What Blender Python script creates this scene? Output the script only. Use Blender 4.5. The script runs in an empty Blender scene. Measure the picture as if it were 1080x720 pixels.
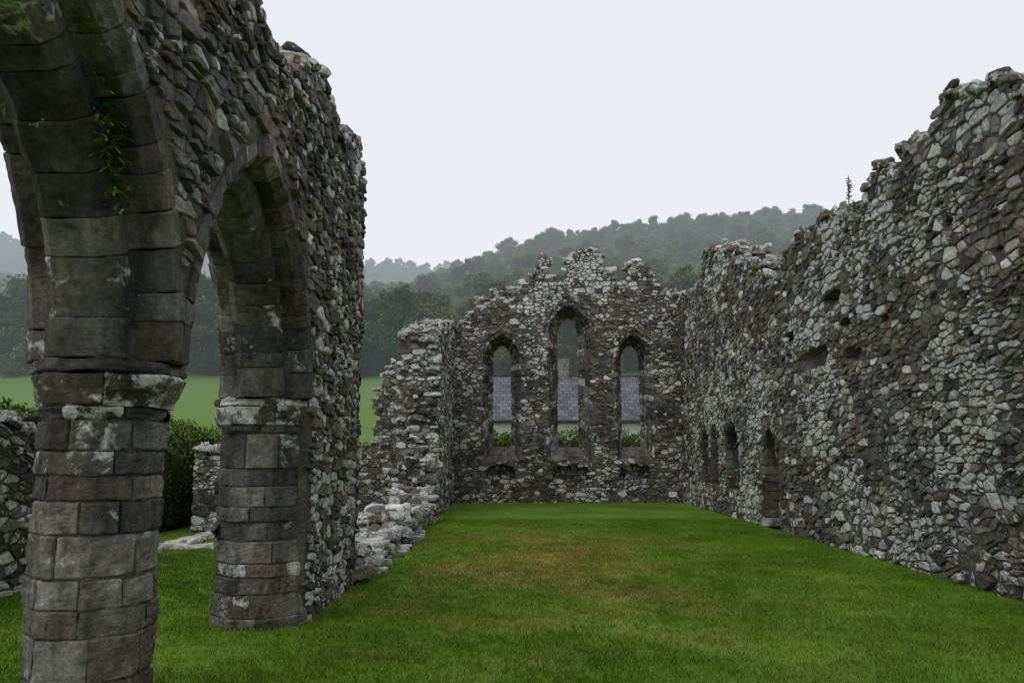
import bpy, math, random, bmesh, bisect
import numpy as np
from mathutils import Vector, noise
from mathutils.geometry import tessellate_polygon
random.seed(11); U=random.uniform; R=random.random
scn=bpy.context.scene

# ---------------------------------------------------------------- helpers
def lerp(a,b,t): return a+(b-a)*t
def interp(prof,u):
    if u<=prof[0][0]: return prof[0][1]
    for (a,za),(b,zb) in zip(prof,prof[1:]):
        if u<=b: return za+(zb-za)*(u-a)/(b-a)
    return prof[-1][1]
def nz(x,y,z=0.0,s=1.0): return noise.noise(Vector((x*s,y*s,z*s)))

class MB:
    def __init__(s): s.v=[];s.f=[];s.c=[];s.l=[]
    def add(s,vs,fs,col=(.2,.2,.2),lic=0.0):
        o=len(s.v); s.v.extend(vs)
        for f in fs:
            s.f.append(tuple(i+o for i in f)); s.c.append(col); s.l.append(lic)
    def build(s,name,mat,parent=None,link=True,smooth=False,worn=0):
        me=bpy.data.meshes.new(name); me.from_pydata(s.v,[],s.f)
        a=me.attributes.new('col','FLOAT_COLOR','FACE')
        c=np.ones((len(s.c),4),dtype=np.float32); c[:,:3]=np.array(s.c,dtype=np.float32)
        a.data.foreach_set('color',c.ravel())
        b=me.attributes.new('lic','FLOAT','FACE'); b.data.foreach_set('value',np.array(s.l,dtype=np.float32))
        me.materials.append(mat); me.update()
        if worn:
            bm=bmesh.new(); bm.from_mesh(me); bmesh.ops.recalc_face_normals(bm,faces=bm.faces[:])
            bm.to_mesh(me); bm.free()
        elif smooth:
            me.polygons.foreach_set('use_smooth',[True]*len(me.polygons))
        ob=bpy.data.objects.new(name,me)
        if link: scn.collection.objects.link(ob)
        if parent: ob.parent=parent
        if worn:
            sb=ob.modifiers.new('sub','SUBSURF'); sb.subdivision_type='SIMPLE'; sb.levels=2; sb.render_levels=2
            for nm,sz,st in (('wear_large',.3,worn),('wear_small',.05,worn*.5)):
                t=bpy.data.textures.new(nm,'CLOUDS'); t.noise_scale=sz; t.noise_depth=2
                d=ob.modifiers.new(nm,'DISPLACE'); d.texture=t; d.texture_coords='GLOBAL'; d.strength=st; d.mid_level=.5
        return ob
def empty(name):
    e=bpy.data.objects.new(name,None); scn.collection.objects.link(e); return e

# ---------------------------------------------------------------- node helpers
def newmat(name):
    m=bpy.data.materials.new(name); m.use_nodes=True; nt=m.node_tree; nt.nodes.clear()
    m.cycles.emission_sampling='NONE'
    out=nt.nodes.new('ShaderNodeOutputMaterial'); b=nt.nodes.new('ShaderNodeBsdfPrincipled')
    b.inputs['Specular IOR Level'].default_value=0.2
    nt.links.new(b.outputs[0],out.inputs[0]); return m,nt,b,out
def N(nt,t,**k):
    n=nt.nodes.new(t)
    for a,v in k.items(): setattr(n,a,v)
    return n
def math_(nt,op,a,b=None,c=None,clamp=False):
    n=nt.nodes.new('ShaderNodeMath'); n.operation=op; n.use_clamp=clamp
    for i,x in enumerate((a,b,c)):
        if x is None: continue
        if isinstance(x,(int,float)): n.inputs[i].default_value=x
        else: nt.links.new(x,n.inputs[i])
    return n.outputs[0]
def noise_(nt,vec,scale,detail=3,rough=.55,dist=0,color=False):
    n=nt.nodes.new('ShaderNodeTexNoise'); n.inputs['Scale'].default_value=scale
    n.inputs['Detail'].default_value=detail; n.inputs['Roughness'].default_value=rough
    n.inputs['Distortion'].default_value=dist
    nt.links.new(vec,n.inputs['Vector']); return n.outputs['Color' if color else 'Fac']
def mr(nt,v,a,b,c,d,smooth=False):
    n=nt.nodes.new('ShaderNodeMapRange'); n.clamp=True
    if smooth: n.interpolation_type='SMOOTHSTEP'
    for i,x in zip((1,2,3,4),(a,b,c,d)): n.inputs[i].default_value=x
    nt.links.new(v,n.inputs[0]); return n.outputs[0]
def mix(nt,f,a,b,mode='MIX'):
    n=nt.nodes.new('ShaderNodeMix'); n.data_type='RGBA'; n.blend_type=mode
    for i,x in ((0,f),(6,a),(7,b)):
        if isinstance(x,(int,float)): n.inputs[i].default_value=x
        elif isinstance(x,tuple): n.inputs[i].default_value=(*x,1)
        else: nt.links.new(x,n.inputs[i])
    return n.outputs[2]
def pos(nt): return nt.nodes.new('ShaderNodeNewGeometry')
def bump(nt,h,strength,dist,bs):
    n=nt.nodes.new('ShaderNodeBump'); n.inputs['Strength'].default_value=strength
    n.inputs['Distance'].default_value=dist; nt.links.new(h,n.inputs['Height'])
    nt.links.new(n.outputs[0],bs.inputs['Normal'])
def painted_haze(nt,b,out,g):
    # aerial mist painted into the material as pale glow, growing with distance from the abbey
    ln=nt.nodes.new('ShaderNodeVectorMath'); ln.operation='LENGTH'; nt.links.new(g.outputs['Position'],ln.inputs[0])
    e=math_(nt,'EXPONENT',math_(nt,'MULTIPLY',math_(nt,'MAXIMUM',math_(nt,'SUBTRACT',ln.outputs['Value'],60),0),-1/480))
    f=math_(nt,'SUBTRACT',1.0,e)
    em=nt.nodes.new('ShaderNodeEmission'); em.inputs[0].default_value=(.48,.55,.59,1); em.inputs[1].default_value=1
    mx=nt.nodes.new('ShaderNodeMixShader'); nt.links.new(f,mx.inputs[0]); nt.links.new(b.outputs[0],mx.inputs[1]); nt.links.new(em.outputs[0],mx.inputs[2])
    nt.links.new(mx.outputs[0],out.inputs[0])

# ---------------------------------------------------------------- materials
def stone_mat(name,licbase=0.0,bstr=.7,gain=1.0,lscale=9,ledge=.05,stain=.0,moss=.7):
    m,nt,b,out=newmat(name); g=pos(nt); P=g.outputs['Position']
    ac=N(nt,'ShaderNodeAttribute',attribute_name='col'); al=N(nt,'ShaderNodeAttribute',attribute_name='lic')
    n1=noise_(nt,P,19,5,.72); nb=noise_(nt,P,1.1,4,.62,0,True)
    sc=N(nt,'ShaderNodeSeparateColor'); nt.links.new(nb,sc.inputs[0])
    c=mix(nt,1.0,ac.outputs['Color'],mr(nt,n1,.3,.7,.5*gain,1.5*gain),'MULTIPLY')
    c=mix(nt,1.0,c,mr(nt,sc.outputs[0],.36,.64,.58,1.25),'MULTIPLY')
    c=mix(nt,mr(nt,sc.outputs[1],.46,.62,0,.6),c,mix(nt,1.0,c,(1.17,.98,.80),'MULTIPLY'))
    if stain:
        mp=N(nt,'ShaderNodeMapping'); mp.inputs['Scale'].default_value=(1,1,.35); nt.links.new(P,mp.inputs[0])
        s=noise_(nt,mp.outputs[0],5,4,.65); c=mix(nt,1.0,c,mr(nt,s,.38,.6,1-stain,1.15),'MULTIPLY')
    lm=math_(nt,'ADD',noise_(nt,P,lscale,4,.7,.4),math_(nt,'MULTIPLY',al.outputs['Fac'],.33))
    lf=mr(nt,lm,.61-licbase,.61-licbase+ledge,0,.92)
    lc=mix(nt,mr(nt,n1,.3,.65,0,1),(.32,.33,.30),(.78,.79,.76))
    c=mix(nt,lf,c,lc)
    if moss:
        sx=N(nt,'ShaderNodeSeparateXYZ'); nt.links.new(g.outputs['Normal'],sx.inputs[0])
        up=mr(nt,sx.outputs[2],.35,.9,0,1); mo=mr(nt,sc.outputs[2],.52,.6,0,moss)
        c=mix(nt,math_(nt,'MULTIPLY',up,mo),c,(.08,.10,.03))
    nt.links.new(c,b.inputs['Base Color']); b.inputs['Roughness'].default_value=.9
    bump(nt,noise_(nt,P,22,5,.75),bstr,.03,b); return m
M_rub=stone_mat('rubble_stone',.02,.9)
M_top=stone_mat('lichened_top_stone',.04,.9)
M_dre=stone_mat('dressed_stone',-.02,.7,.92,6,.09,.5,0)

def core_mat():
    m,nt,b,out=newmat('wall_core'); g=pos(nt); P=g.outputs['Position']
    n=noise_(nt,P,24,5,.75)
    c=mix(nt,mr(nt,n,.3,.7,0,1),(.07,.065,.056),(.27,.25,.215))
    c=mix(nt,mr(nt,noise_(nt,P,3,3,.6),.42,.6,0,.6),c,mix(nt,1.0,c,(.4,.4,.38),'MULTIPLY'))
    nt.links.new(c,b.inputs['Base Color']); b.inputs['Roughness'].default_value=.95
    bump(nt,n,1.0,.06,b); return m
M_core=core_mat()

def foliage_mat(name,c1,c2,hz=True,scale=.5):
    m,nt,b,out=newmat(name); g=pos(nt); P=g.outputs['Position']
    ac=N(nt,'ShaderNodeAttribute',attribute_name='col')
    oi=N(nt,'ShaderNodeObjectInfo')
    c=mix(nt,mr(nt,noise_(nt,P,scale,2,.6),.35,.65,0,1),c1,c2)
    c=mix(nt,1.0,c,ac.outputs['Color'],'MULTIPLY')
    c=mix(nt,1.0,c,mix(nt,oi.outputs['Random'],(.6,.68,.6),(1.6,1.35,1.2)),'MULTIPLY')
    nt.links.new(c,b.inputs['Base Color']); b.inputs['Roughness'].default_value=.8
    b.inputs['Specular IOR Level'].default_value=.1
    if hz: painted_haze(nt,b,out,g)
    return m
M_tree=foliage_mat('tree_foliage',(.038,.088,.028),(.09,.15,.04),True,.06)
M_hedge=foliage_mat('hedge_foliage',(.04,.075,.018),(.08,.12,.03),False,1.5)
M_fern=foliage_mat('fern_leaf',(.08,.14,.03),(.15,.22,.05),False,3)

def grass_color(nt,P,lite=False):
    s=N(nt,'ShaderNodeSeparateXYZ'); nt.links.new(P,s.inputs[0])
    dx=math_(nt,'DIVIDE',math_(nt,'SUBTRACT',s.outputs[0],.6),3.4)
    dy=math_(nt,'DIVIDE',math_(nt,'SUBTRACT',s.outputs[1],12.5),8)
    d=math_(nt,'SQRT',math_(nt,'ADD',math_(nt,'MULTIPLY',dx,dx),math_(nt,'MULTIPLY',dy,dy)))
    nb=noise_(nt,P,.6,5,.68,0,True); sc=N(nt,'ShaderNodeSeparateColor'); nt.links.new(nb,sc.inputs[0])
    w=math_(nt,'ADD',mr(nt,d,.0,1.2,.68,.02),math_(nt,'MULTIPLY',math_(nt,'SUBTRACT',sc.outputs[0],.5),1.8))
    c=mix(nt,mr(nt,sc.outputs[1],.35,.65,0,1),(.075,.18,.010),(.14,.25,.018))
    c=mix(nt,mr(nt,w,.15,.8,0,.78,True),c,(.29,.24,.06))
    c=mix(nt,1.0,c,mr(nt,sc.outputs[2],.35,.65,.76,1.14),'MULTIPLY')
    return c,s
def ground_mat():
    m,nt,b,out=newmat('grass_ground'); g=pos(nt); P=g.outputs['Position']
    c,s=grass_color(nt,P)
    field=mix(nt,noise_(nt,P,.12,5,.6),(.095,.19,.035),(.15,.26,.055))
    c=mix(nt,mr(nt,s.outputs[1],30,36,0,1),c,field)
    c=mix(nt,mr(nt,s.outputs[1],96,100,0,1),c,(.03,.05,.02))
    n=noise_(nt,P,34,4,.75)
    c=mix(nt,1.0,c,mr(nt,n,.3,.7,.5,1.2),'MULTIPLY')
    nt.links.new(c,b.inputs['Base Color']); b.inputs['Roughness'].default_value=.95
    painted_haze(nt,b,out,g); return m
M_ground=ground_mat()
def blade_mat():
    m,nt,b,out=newmat('grass_blades'); g=pos(nt); P=g.outputs['Position']
    c,s=grass_color(nt,P); ac=N(nt,'ShaderNodeAttribute',attribute_name='col')
    c=mix(nt,1.0,c,ac.outputs['Color'],'MULTIPLY')
    nt.links.new(c,b.inputs['Base Color']); b.inputs['Roughness'].default_value=.6
    return m
M_blade=blade_mat()
def plain(name,c,rough=.8,sc=6,var=.3):
    m,nt,b,out=newmat(name); g=pos(nt)
    cc=mix(nt,1.0,c,mr(nt,noise_(nt,g.outputs['Position'],sc,4,.65),.3,.7,1-var,1+var),'MULTIPLY')
    nt.links.new(cc,b.inputs['Base Color']); b.inputs['Roughness'].default_value=rough; return m
M_stem=plain('dry_stem',(.09,.06,.035),.8)
M_dark=plain('window_glass',(.03,.035,.04),.2)
M_plaster=plain('rendered_wall',(.50,.49,.46),.9,2,.15)

# ---------------------------------------------------------------- stone palettes
PAL=[((.075,.074,.071),22),((.13,.126,.117),28),((.19,.184,.170),20),((.29,.28,.26),11),((.150,.122,.098),8),((.20,.165,.132),6),((.13,.135,.11),6),((.58,.58,.56),7)]
_c=[p[0] for p in PAL]; _w=[p[1] for p in PAL]
def scol(g=1.0):
    c=random.choices(_c,_w)[0]; k=U(.8,1.25)*g
    return tuple(x*k*U(.975,1.025) for x in c)
def dcol(g=1.0):
    c=random.choices([(.155,.15,.138),(.20,.192,.175),(.11,.107,.101),(.175,.152,.13),(.26,.248,.228)],[30,26,20,12,9])[0]
    k=U(.82,1.18)*g; return tuple(x*k for x in c)

# ---------------------------------------------------------------- rubble facing (split stones laid roughly in courses)
def clip(poly,nx,ny,d):
    out=[]; n=len(poly)
    for i in range(n):
        a=poly[i]; b=poly[(i+1)%n]
        da=a[0]*nx+a[1]*ny-d; db=b[0]*nx+b[1]*ny-d
        if da<=0: out.append(a)
        if (da<0<db) or (db<0<da):
            t=da/(da-db); out.append((a[0]+(b[0]-a[0])*t,a[1]+(b[1]-a[1])*t))
    return out
def facing(mb,u0,u1,v0,v1,su,sv,keep,fmap,licf=None,gap=.06,h=(.002,.034),gain=1.0):
    W=(u1-u0)/su; Hh=(v1-v0)/sv; rows=[]; y=-.6
    ph=U(0,99)
    while y<Hh+1:
        x=-1.5+U(0,1); L=[]
        while x<W+1.5:
            big=nz(x*.8,y*.8,ph,.45)
            L.append([x,y+U(-.36,.36)+.2*nz(x,y,ph,.35),1.0])
            if R()<.20: L.append([x+U(-.1,.25),y+U(.25,.5),1.0])
            if R()<.08: L.append([x+U(.2,.35),y+U(-.35,-.2),1.0])
            x+=random.choice([.45,.7,1.0,1.3,1.8])*U(.85,1.15)*(1+.6*big)
        rows.append(L); y+=random.choice([.6,.85,1.0,1.1,1.5])*U(.9,1.1)
    # scatter big blocks: swallow the seeds round them
    for j,L in enumerate(rows):
        for s_ in L:
            if s_[2]==1.0 and R()<.05:
                s_[2]=2.0; rw_=U(.9,1.35); rh_=U(.7,1.15)
                for jj in range(max(0,j-2),min(len(rows),j+3)):
                    for q in rows[jj]:
                        if q is not s_ and q[2]==1.0 and abs(q[0]-s_[0])<rw_ and abs(q[1]-s_[1])<rh_: q[2]=0
    rows=[sorted((a,b) for a,b,c in L if c>0) for L in rows]
    for j,L in enumerate(rows):
        for (px,py) in L:
            u=u0+px*su; v=v0+py*sv
            if u<u0-.02 or u>u1+.02 or v<v0-.1 or v>v1+.1 or not keep(u,v): continue
            poly=[(px-1.7,py-1.5),(px+1.7,py-1.5),(px+1.7,py+1.5),(px-1.7,py+1.5)]
            poly=clip(poly,1,0,W+.1)
            poly=clip(poly,-1,0,.1)
            if len(poly)<3: continue
            gp=gap*U(.4,2.4)
            for jj in range(max(0,j-4),min(len(rows),j+5)):
                Lr=rows[jj]; k0=bisect.bisect_left(Lr,(px-3.2,-99))
                for (qx,qy) in Lr[k0:]:
                    if qx>px+3.2: break
                    if qx==px and qy==py: continue
                    nx=qx-px; ny=(qy-py)
                    wy=1.2; A=nx; B=ny*wy; l=math.hypot(A,B)
                    if l<1e-4 or l>4.2: continue
                    b_=B*wy; ll=math.hypot(A,b_); a_=A/ll; b_/=ll
                    poly=clip(poly,a_,b_,(px+qx)/2*a_+(py+qy)/2*b_-gp)
                    if len(poly)<3: break
                if len(poly)<3: break
            if len(poly)<3: continue
            P1=[]; n=len(poly)
            for k in range(n):
                a=poly[k]; b=poly[(k+1)%n]
                if math.hypot(a[0]-b[0],a[1]-b[1])<.09: continue
                P1.append((a[0]+U(-.05,.05),a[1]+U(-.06,.06)))
            n=len(P1)
            if n<3: continue
            P2=[]
            for k in range(n):
                a=P1[k]; b=P1[(k+1)%n]; p_=P1[k-1]
                if R()<.75:
                    c1=U(.08,.24); P2.append((lerp(a[0],p_[0],c1),lerp(a[1],p_[1],c1))); P2.append((lerp(a[0],b[0],c1),lerp(a[1],b[1],c1)))
                else: P2.append(a)
                if math.hypot(a[0]-b[0],a[1]-b[1])>.6:
                    t=U(.4,.65); P2.append((lerp(a[0],b[0],t)+U(-.05,.05),lerp(a[1],b[1],t)+U(-.08,.08)))
            n=len(P2); cx=sum(p[0] for p in P2)/n; cy=sum(p[1] for p in P2)/n
            hh=U(*h)
            if R()<.08: hh+=.03
            tu=U(-.09,.09); tv=U(-.12,.07)
            vs=[]
            s1=U(.92,.97); s2=U(.74,.88)
            for s,dd,jt in ((1.0,-.022,0),(s1,hh*.65,.004),(s2,hh+.003,.006)):
                for p in P2:
                    x=cx+(p[0]-cx)*s; y=cy+(p[1]-cy)*s
                    xx=u0+x*su; yy=v0+y*sv
                    wv=.04*nz(xx,yy,ph,1.4)
                    d=dd+(tu*(x-cx)*su+tv*(y-cy)*sv if dd>0 else 0)+U(-jt,jt)
                    vs.append(fmap(xx,yy+wv,d))
            xx=u0+cx*su; yy=v0+cy*sv
            vs.append(fmap(xx+U(-.2,.2)*su*.5,yy+.04*nz(xx,yy,ph,1.4),hh+U(-.005,.012)))
            fs=[]
            for r in range(2):
                for k in range(n):
                    a=r*n+k; b=r*n+(k+1)%n; fs.append((a,b,b+n,a+n))
            for k in range(n): fs.append((2*n+k,2*n+(k+1)%n,3*n))
            lc=licf(u,v) if licf else 0
            lic=lc+U(-.6,.25)+(.8 if R()<.07+.14*max(lc,0) else 0)
            mb.add(vs,fs,scol(gain),lic)

_bm=bmesh.new(); bmesh.ops.create_icosphere(_bm,subdivisions=2,radius=1)
ICO_V=[tuple(v.co) for v in _bm.verts]; ICO_F=[tuple(v.index for v in f.verts) for f in _bm.faces]; _bm.free()
def rock(mb,c,s,rz=None,col=None,lic=0.0,tilt=.15,jit=.10,e=.42):
    rz=U(-.4,.4) if rz is None else rz
    cz,sz=math.cos(rz),math.sin(rz); tx=U(-tilt,tilt); ty=U(-tilt,tilt)
    vs=[]; ph=U(0,50)
    for x,y,z in ICO_V:
        k=1+jit*2.6*nz(x+ph,y,z,1.5)
        X=math.copysign(abs(x)**e,x)*s[0]/2*k; Y=math.copysign(abs(y)**e,y)*s[1]/2*k; Z=math.copysign(abs(z)**e,z)*s[2]/2*k
        Z+=tx*X+ty*Y
        vs.append((c[0]+X*cz-Y*sz,c[1]+X*sz+Y*cz,c[2]+Z))
    mb.add(vs,ICO_F,col or scol(),lic)

def slab(mb,outline,holes,fmap,thick):
    def tess(loops,d):
        pts=[p for l in loops for p in l]
        tr=tessellate_polygon([[Vector((p[0],p[1],0)) for p in l] for l in loops])
        mb.add([fmap(p[0],p[1],d) for p in pts],[tuple(t) for t in tr])
    tess([outline]+[h[0] for h in holes],0)
    tess([outline]+[h[1] for h in holes if h[2] is None],-thick)
    def band(a,da,b,db):
        n=len(a); vs=[fmap(p[0],p[1],da) for p in a]+[fmap(p[0],p[1],db) for p in b]
        mb.add(vs,[(i,(i+1)%n,(i+1)%n+n,i+n) for i in range(n)])
    band(outline,0,outline,-thick)
    for f,b,dp in holes:
        band(f,0,b,-(thick if dp is None else dp))
        if dp is not None:
            mb.add([fmap(p[0],p[1],-dp) for p in b],[tuple(range(len(b)))])

def hexa(mb,C,bev,col,lic=0.0,jit=0.0):
    C=[Vector(c)+Vector((U(-jit,jit),U(-jit,jit),U(-jit,jit))) for c in C]
    idx=lambda a,b,c:a*4+b*2+c
    vs=[];key={}
    for i in range(8):
        bits=[(i>>2)&1,(i>>1)&1,i&1]
        for ax in range(3):
            p=C[i].copy()
            for o in range(3):
                if o==ax: continue
                bb=list(bits); bb[o]^=1
                d=C[idx(*bb)]-C[i]; l=d.length
                if l>1e-6: p+=d*min(bev/l,.45)
            key[(i,ax)]=len(vs); vs.append(tuple(p))
    fs=[]
    for ax in range(3):
        o1,o2=[o for o in range(3) if o!=ax]
        for s in (0,1):
            q=[]
            for a,b in ((0,0),(1,0),(1,1),(0,1)):
                bb=[0,0,0]; bb[ax]=s; bb[o1]=a; bb[o2]=b; q.append(key[(idx(*bb),ax)])
            fs.append(tuple(q))
        for a in (0,1):
            for b in (0,1):
                c0=[0,0,0];c1=[0,0,0]; c0[o1]=c1[o1]=a; c0[o2]=c1[o2]=b; c1[ax]=1
                i0=idx(*c0); i1=idx(*c1)
                fs.append((key[(i0,o1)],key[(i1,o1)],key[(i1,o2)],key[(i0,o2)]))
    for i in range(8): fs.append((key[(i,0)],key[(i,1)],key[(i,2)]))
    mb.add(vs,fs,col,lic)

def top_rocks(mb,prof,u0,u1,fmap,thick,step=.2,lic=.35,dens=1.0,jz=.08):
    u=u0
    while u<u1:
        w=.0; ch=U(-jz,jz*.6)
        while w<thick-.02:
            s=(U(.14,.38),U(.16,.34),U(.06,.15))
            z=interp(prof,u)-.06+ch+U(-.06,.05)
            p=fmap(u+U(-.06,.06),z,-min(w+.10,thick-.1)+U(-.02,.05))
            rock(mb,p,s,U(0,3.1),scol(1.15),lic+U(-.6,.4),.22)
            if R()<.35*dens:
                p=fmap(u+U(-.1,.1),z+U(.05,.13),-min(w+.12,thick-.15)); rock(mb,p,(U(.1,.28),U(.1,.26),U(.05,.12)),U(0,3.1),scol(1.15),lic+U(-.5,.5),.35)
            w+=U(.2,.3)
        u+=step*U(.7,1.2)
def rag(prof,u0,u1,drop=.12,step=.22):
    o=[];u=u0
    while u<u1-.05:
        o.append((u,interp(prof,u)-drop+U(-.05,.04))); u+=step*U(.8,1.2)
    o.append((u1,interp(prof,u1)-drop)); return o

def lancet(c,w,z0,zs,za,m=7,n=7):
    a=w/2; h=za-zs; Rr=(a*a+h*h)/(2*a); th=math.asin(min(1,h/Rr)); L=[]
    for i in range(m): L.append((c-a,lerp(z0,zs,i/m)))
    for i in range(n+1):
        t=th*i/n; L.append((c-a+Rr-Rr*math.cos(t),zs+Rr*math.sin(t)))
    L[-1]=(c,za)
    L+= [(2*c-x,z) for x,z in L[:-1][::-1]]
    return L
def grow(L,c,d,zs=0):
    out=[]
    n=len(L)
    for i,(x,z) in enumerate(L):
        if i==0 or i==n-1: out.append((x+(d if x>c else -d),z)); continue
        a=Vector(L[i-1]);b=Vector(L[i+1]); t=(b-a).normalized(); nn=Vector((-t.y,t.x))
        if i==(n-1)//2: nn=Vector((0,1.1))
        out.append((x+nn.x*d,z+nn.y*d))
    return out
def inpoly(x,y,P):
    c=False; n=len(P); j=n-1
    for i in range(n):
        if (P[i][1]>y)!=(P[j][1]>y) and x<(P[j][0]-P[i][0])*(y-P[i][1])/(P[j][1]-P[i][1])+P[i][0]: c=not c
        j=i
    return c
def surround(mb,F,B,Fo,Bo,fmap,thick,proud=.02,gain=1.0,lic=-.1):
    n=len(F)
    for i in range(n-1):
        j=i+1
        pr=proud+U(-.02,.02); k=U(.4,1.6)
        fo=[(lerp(F[q][0],Fo[q][0],k),lerp(F[q][1],Fo[q][1],k)) for q in (i,j)]
        cells=2 if thick>.5 else 1
        for s in range(cells):
            d0=s/cells; d1=(s+1)/cells
            def pt(q,o,dd):
                Lf=F[q] if not o else fo[0 if q==i else 1]; Lb=B[q] if not o else Bo[q]
                return fmap(lerp(Lf[0],Lb[0],dd),lerp(Lf[1],Lb[1],dd),lerp(pr,-thick-.02,dd))
            C=[pt(q,o,dd) for q in (i,j) for o in (0,1) for dd in (d0,d1-.004)]
            hexa(mb,C,.016,scol(gain) if R()<.35 else dcol(gain),lic+U(-.4,.5),.018)

# ================================================================ LEFT ARCADE
XF=-2.0; XB=-2.84; XC=-2.42; SPR=2.12; CC=.5; RE=2.05; RM=1.87; RI=1.69; UE=10.3
MIDS=[3.2,6.3]
arc=empty('ruined_stone_arcade')
prof_l=[(-1.5,5.0),(2,5.25),(4.5,5.3),(5.2,5.28),(5.89,5.16),(6.29,4.98),(6.6,5.0),(6.92,5.1),(7.1,5.36),(7.68,5.5),(8.1,5.5),(8.35,5.35),(8.7,5.3),(9.08,5.35),(9.3,5.52),(9.7,5.58),(10.0,5.5),(10.15,5.3),(10.35,5.1)]
def arcpts(mid,Rr,n=14):
    L=[]
    th=math.acos(CC/Rr)
    for i in range(n+1):
        t=th*i/n; L.append((mid+CC-Rr*math.cos(t),SPR+Rr*math.sin(t)))
    return L+[(2*mid-y,z) for y,z in L[:-1][::-1]]
out=[(y,z) for y,z in rag(prof_l,-1.5,UE)][::-1]
out+= [(-1.5,-.1),(1.62,-.1)]
a1=[p for p in arcpts(3.2,2.0) if p[0]<=4.75 and p[0]>=1.62]
a2=[p for p in arcpts(6.3,2.0) if p[0]>=4.76]
out+=a1+a2+[(7.86,-.1),(UE,-.1)]
fL=lambda u,v,d:(XF+d,u,v)
mb=MB(); slab(mb,out,[],fL,.84); mb.build('wall_core',M_core,arc)
def arch_in(y,z,Rr,pad=0):
    for m in MIDS:
        if abs(y-m)<1.56+pad:
            cy=m-CC if y>m else m+CC
            if z<SPR or math.hypot(y-cy,z-SPR)<Rr+pad: return True
    return False
def keepL(u,v):
    if u>UE-.05+.1*nz(u,v,1,2.5) or v>interp(prof_l,u)-.02: return False
    if arch_in(u,v,RE,.04): return False
    if v<2.15 and 1.2<u<7.9: return False
    return True
mb=MB()
licL=lambda u,v: -.25+.6*max(0,min(1,(v-3.6)/2))*(nz(u,v,0,.8)+.6)+(.5 if u>8.0 and v<3.8 else 0)+.4*nz(u,v,2,1.2)
facing(mb,-1.5,UE,-.05,5.7,.155,.094,keepL,fL,licL,gain=1.0,h=(.004,.04))
fLb=lambda u,v,d:(XB-d,u,v)
facing(mb,-1.5,UE,-.05,5.7,.24,.14,keepL,fLb,licL)
fLe=lambda u,v,d:(u,UE+d,v)
facing(mb,XB,XF,-.05,5.0,.22,.12,lambda u,v:v<4.95,fLe,licL)
mb.build('facing_stones',M_rub,arc)
mb=MB()
top_rocks(mb,prof_l,-1.4,UE-.05,fL,.84,.17,.1)
for k in range(90):
    z=U(.1,5.1); rock(mb,(U(XB+.1,XF-.1),UE+U(-.06,.03),z),(U(.14,.26),U(.14,.26),U(.05,.12)),None,scol(),U(-.4,.3))
mb.build('wall_head_stones',M_top,arc)
mb=MB()
def vous(mid,side,prof,t0,t1,col,lic):
    cy=mid-CC*side; cxp=sum(p[0] for p in prof)/len(prof); cxx=sum(p[1] for p in prof)/len(prof)
    rings=[]; dl=.006/1.9
    prd=U(-.010,.012); g2=U(.006,.013)
    for t,sh in ((t0,g2),(t0+dl*1.8,0),(lerp(t0,t1,.5),-.002),(t1-dl*1.8,0),(t1,g2)):
        ring=[]
        for r,x in prof:
            dr=cxp-r; dx=cxx-x; l=math.hypot(dr,dx)
            r2=r+dr/l*(sh-prd)+U(-.005,.005); x2=x+dx/l*(sh-prd)+U(-.005,.005)
            Y=cy+side*(r2*math.cos(t)); z=r2*math.sin(t)
            if side*(Y-mid)<0.002: Y=mid+side*.002; z=math.sqrt(r2*r2-CC*CC)
            if side>0: Y=min(Y,mid+1.546)
            else: Y=max(Y,mid-1.546)
            ring.append((x2,Y,SPR+z))
        rings+=ring
    n=len(prof); fs=[]
    for k in range(4):
        for i in range(n):
            a=k*n+i; b=k*n+(i+1)%n; fs.append((a,b,b+n,a+n))
    fs.append(tuple(range(n))); fs.append(tuple(range(4*n,5*n)))
    mb.add(rings,fs,col,lic)
def order(mid,side,prof,nb):
    tm=math.acos(CC/RE); ts=[0]
    for i in range(1,nb): ts.append(tm*(i+U(-.25,.25))/nb)
    ts.append(tm)
    for a,b in zip(ts,ts[1:]): vous(mid,side,prof,a+.0005,b-.0005,dcol(.88),U(-.6,.2))
for m in MIDS:
    for sd in (1,-1):
        order(m,sd,[(RM+.075,XF+.015),(RM,XF-.06),(RM,-2.25),(RE,-2.25),(RE,XF+.015)],random.choice([11,12]))
        order(m,sd,[(RM+.075,XB-.015),(RM,XB+.06),(RM,-2.59),(RE,-2.59),(RE,XB-.015)],random.choice([11,12]))
        order(m,sd,[(RI+.08,-2.205),(RI,-2.285),(RI,-2.555),(RI+.08,-2.635),(2.02,-2.635),(2.02,-2.205)],random.choice([8,9,10]))
mb.build('voussoirs',M_dre,arc,worn=.028)
def octr(r,a):
    s=math.pi/4; l=((a+s/2)%s)-s/2; return r/math.cos(l)
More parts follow.
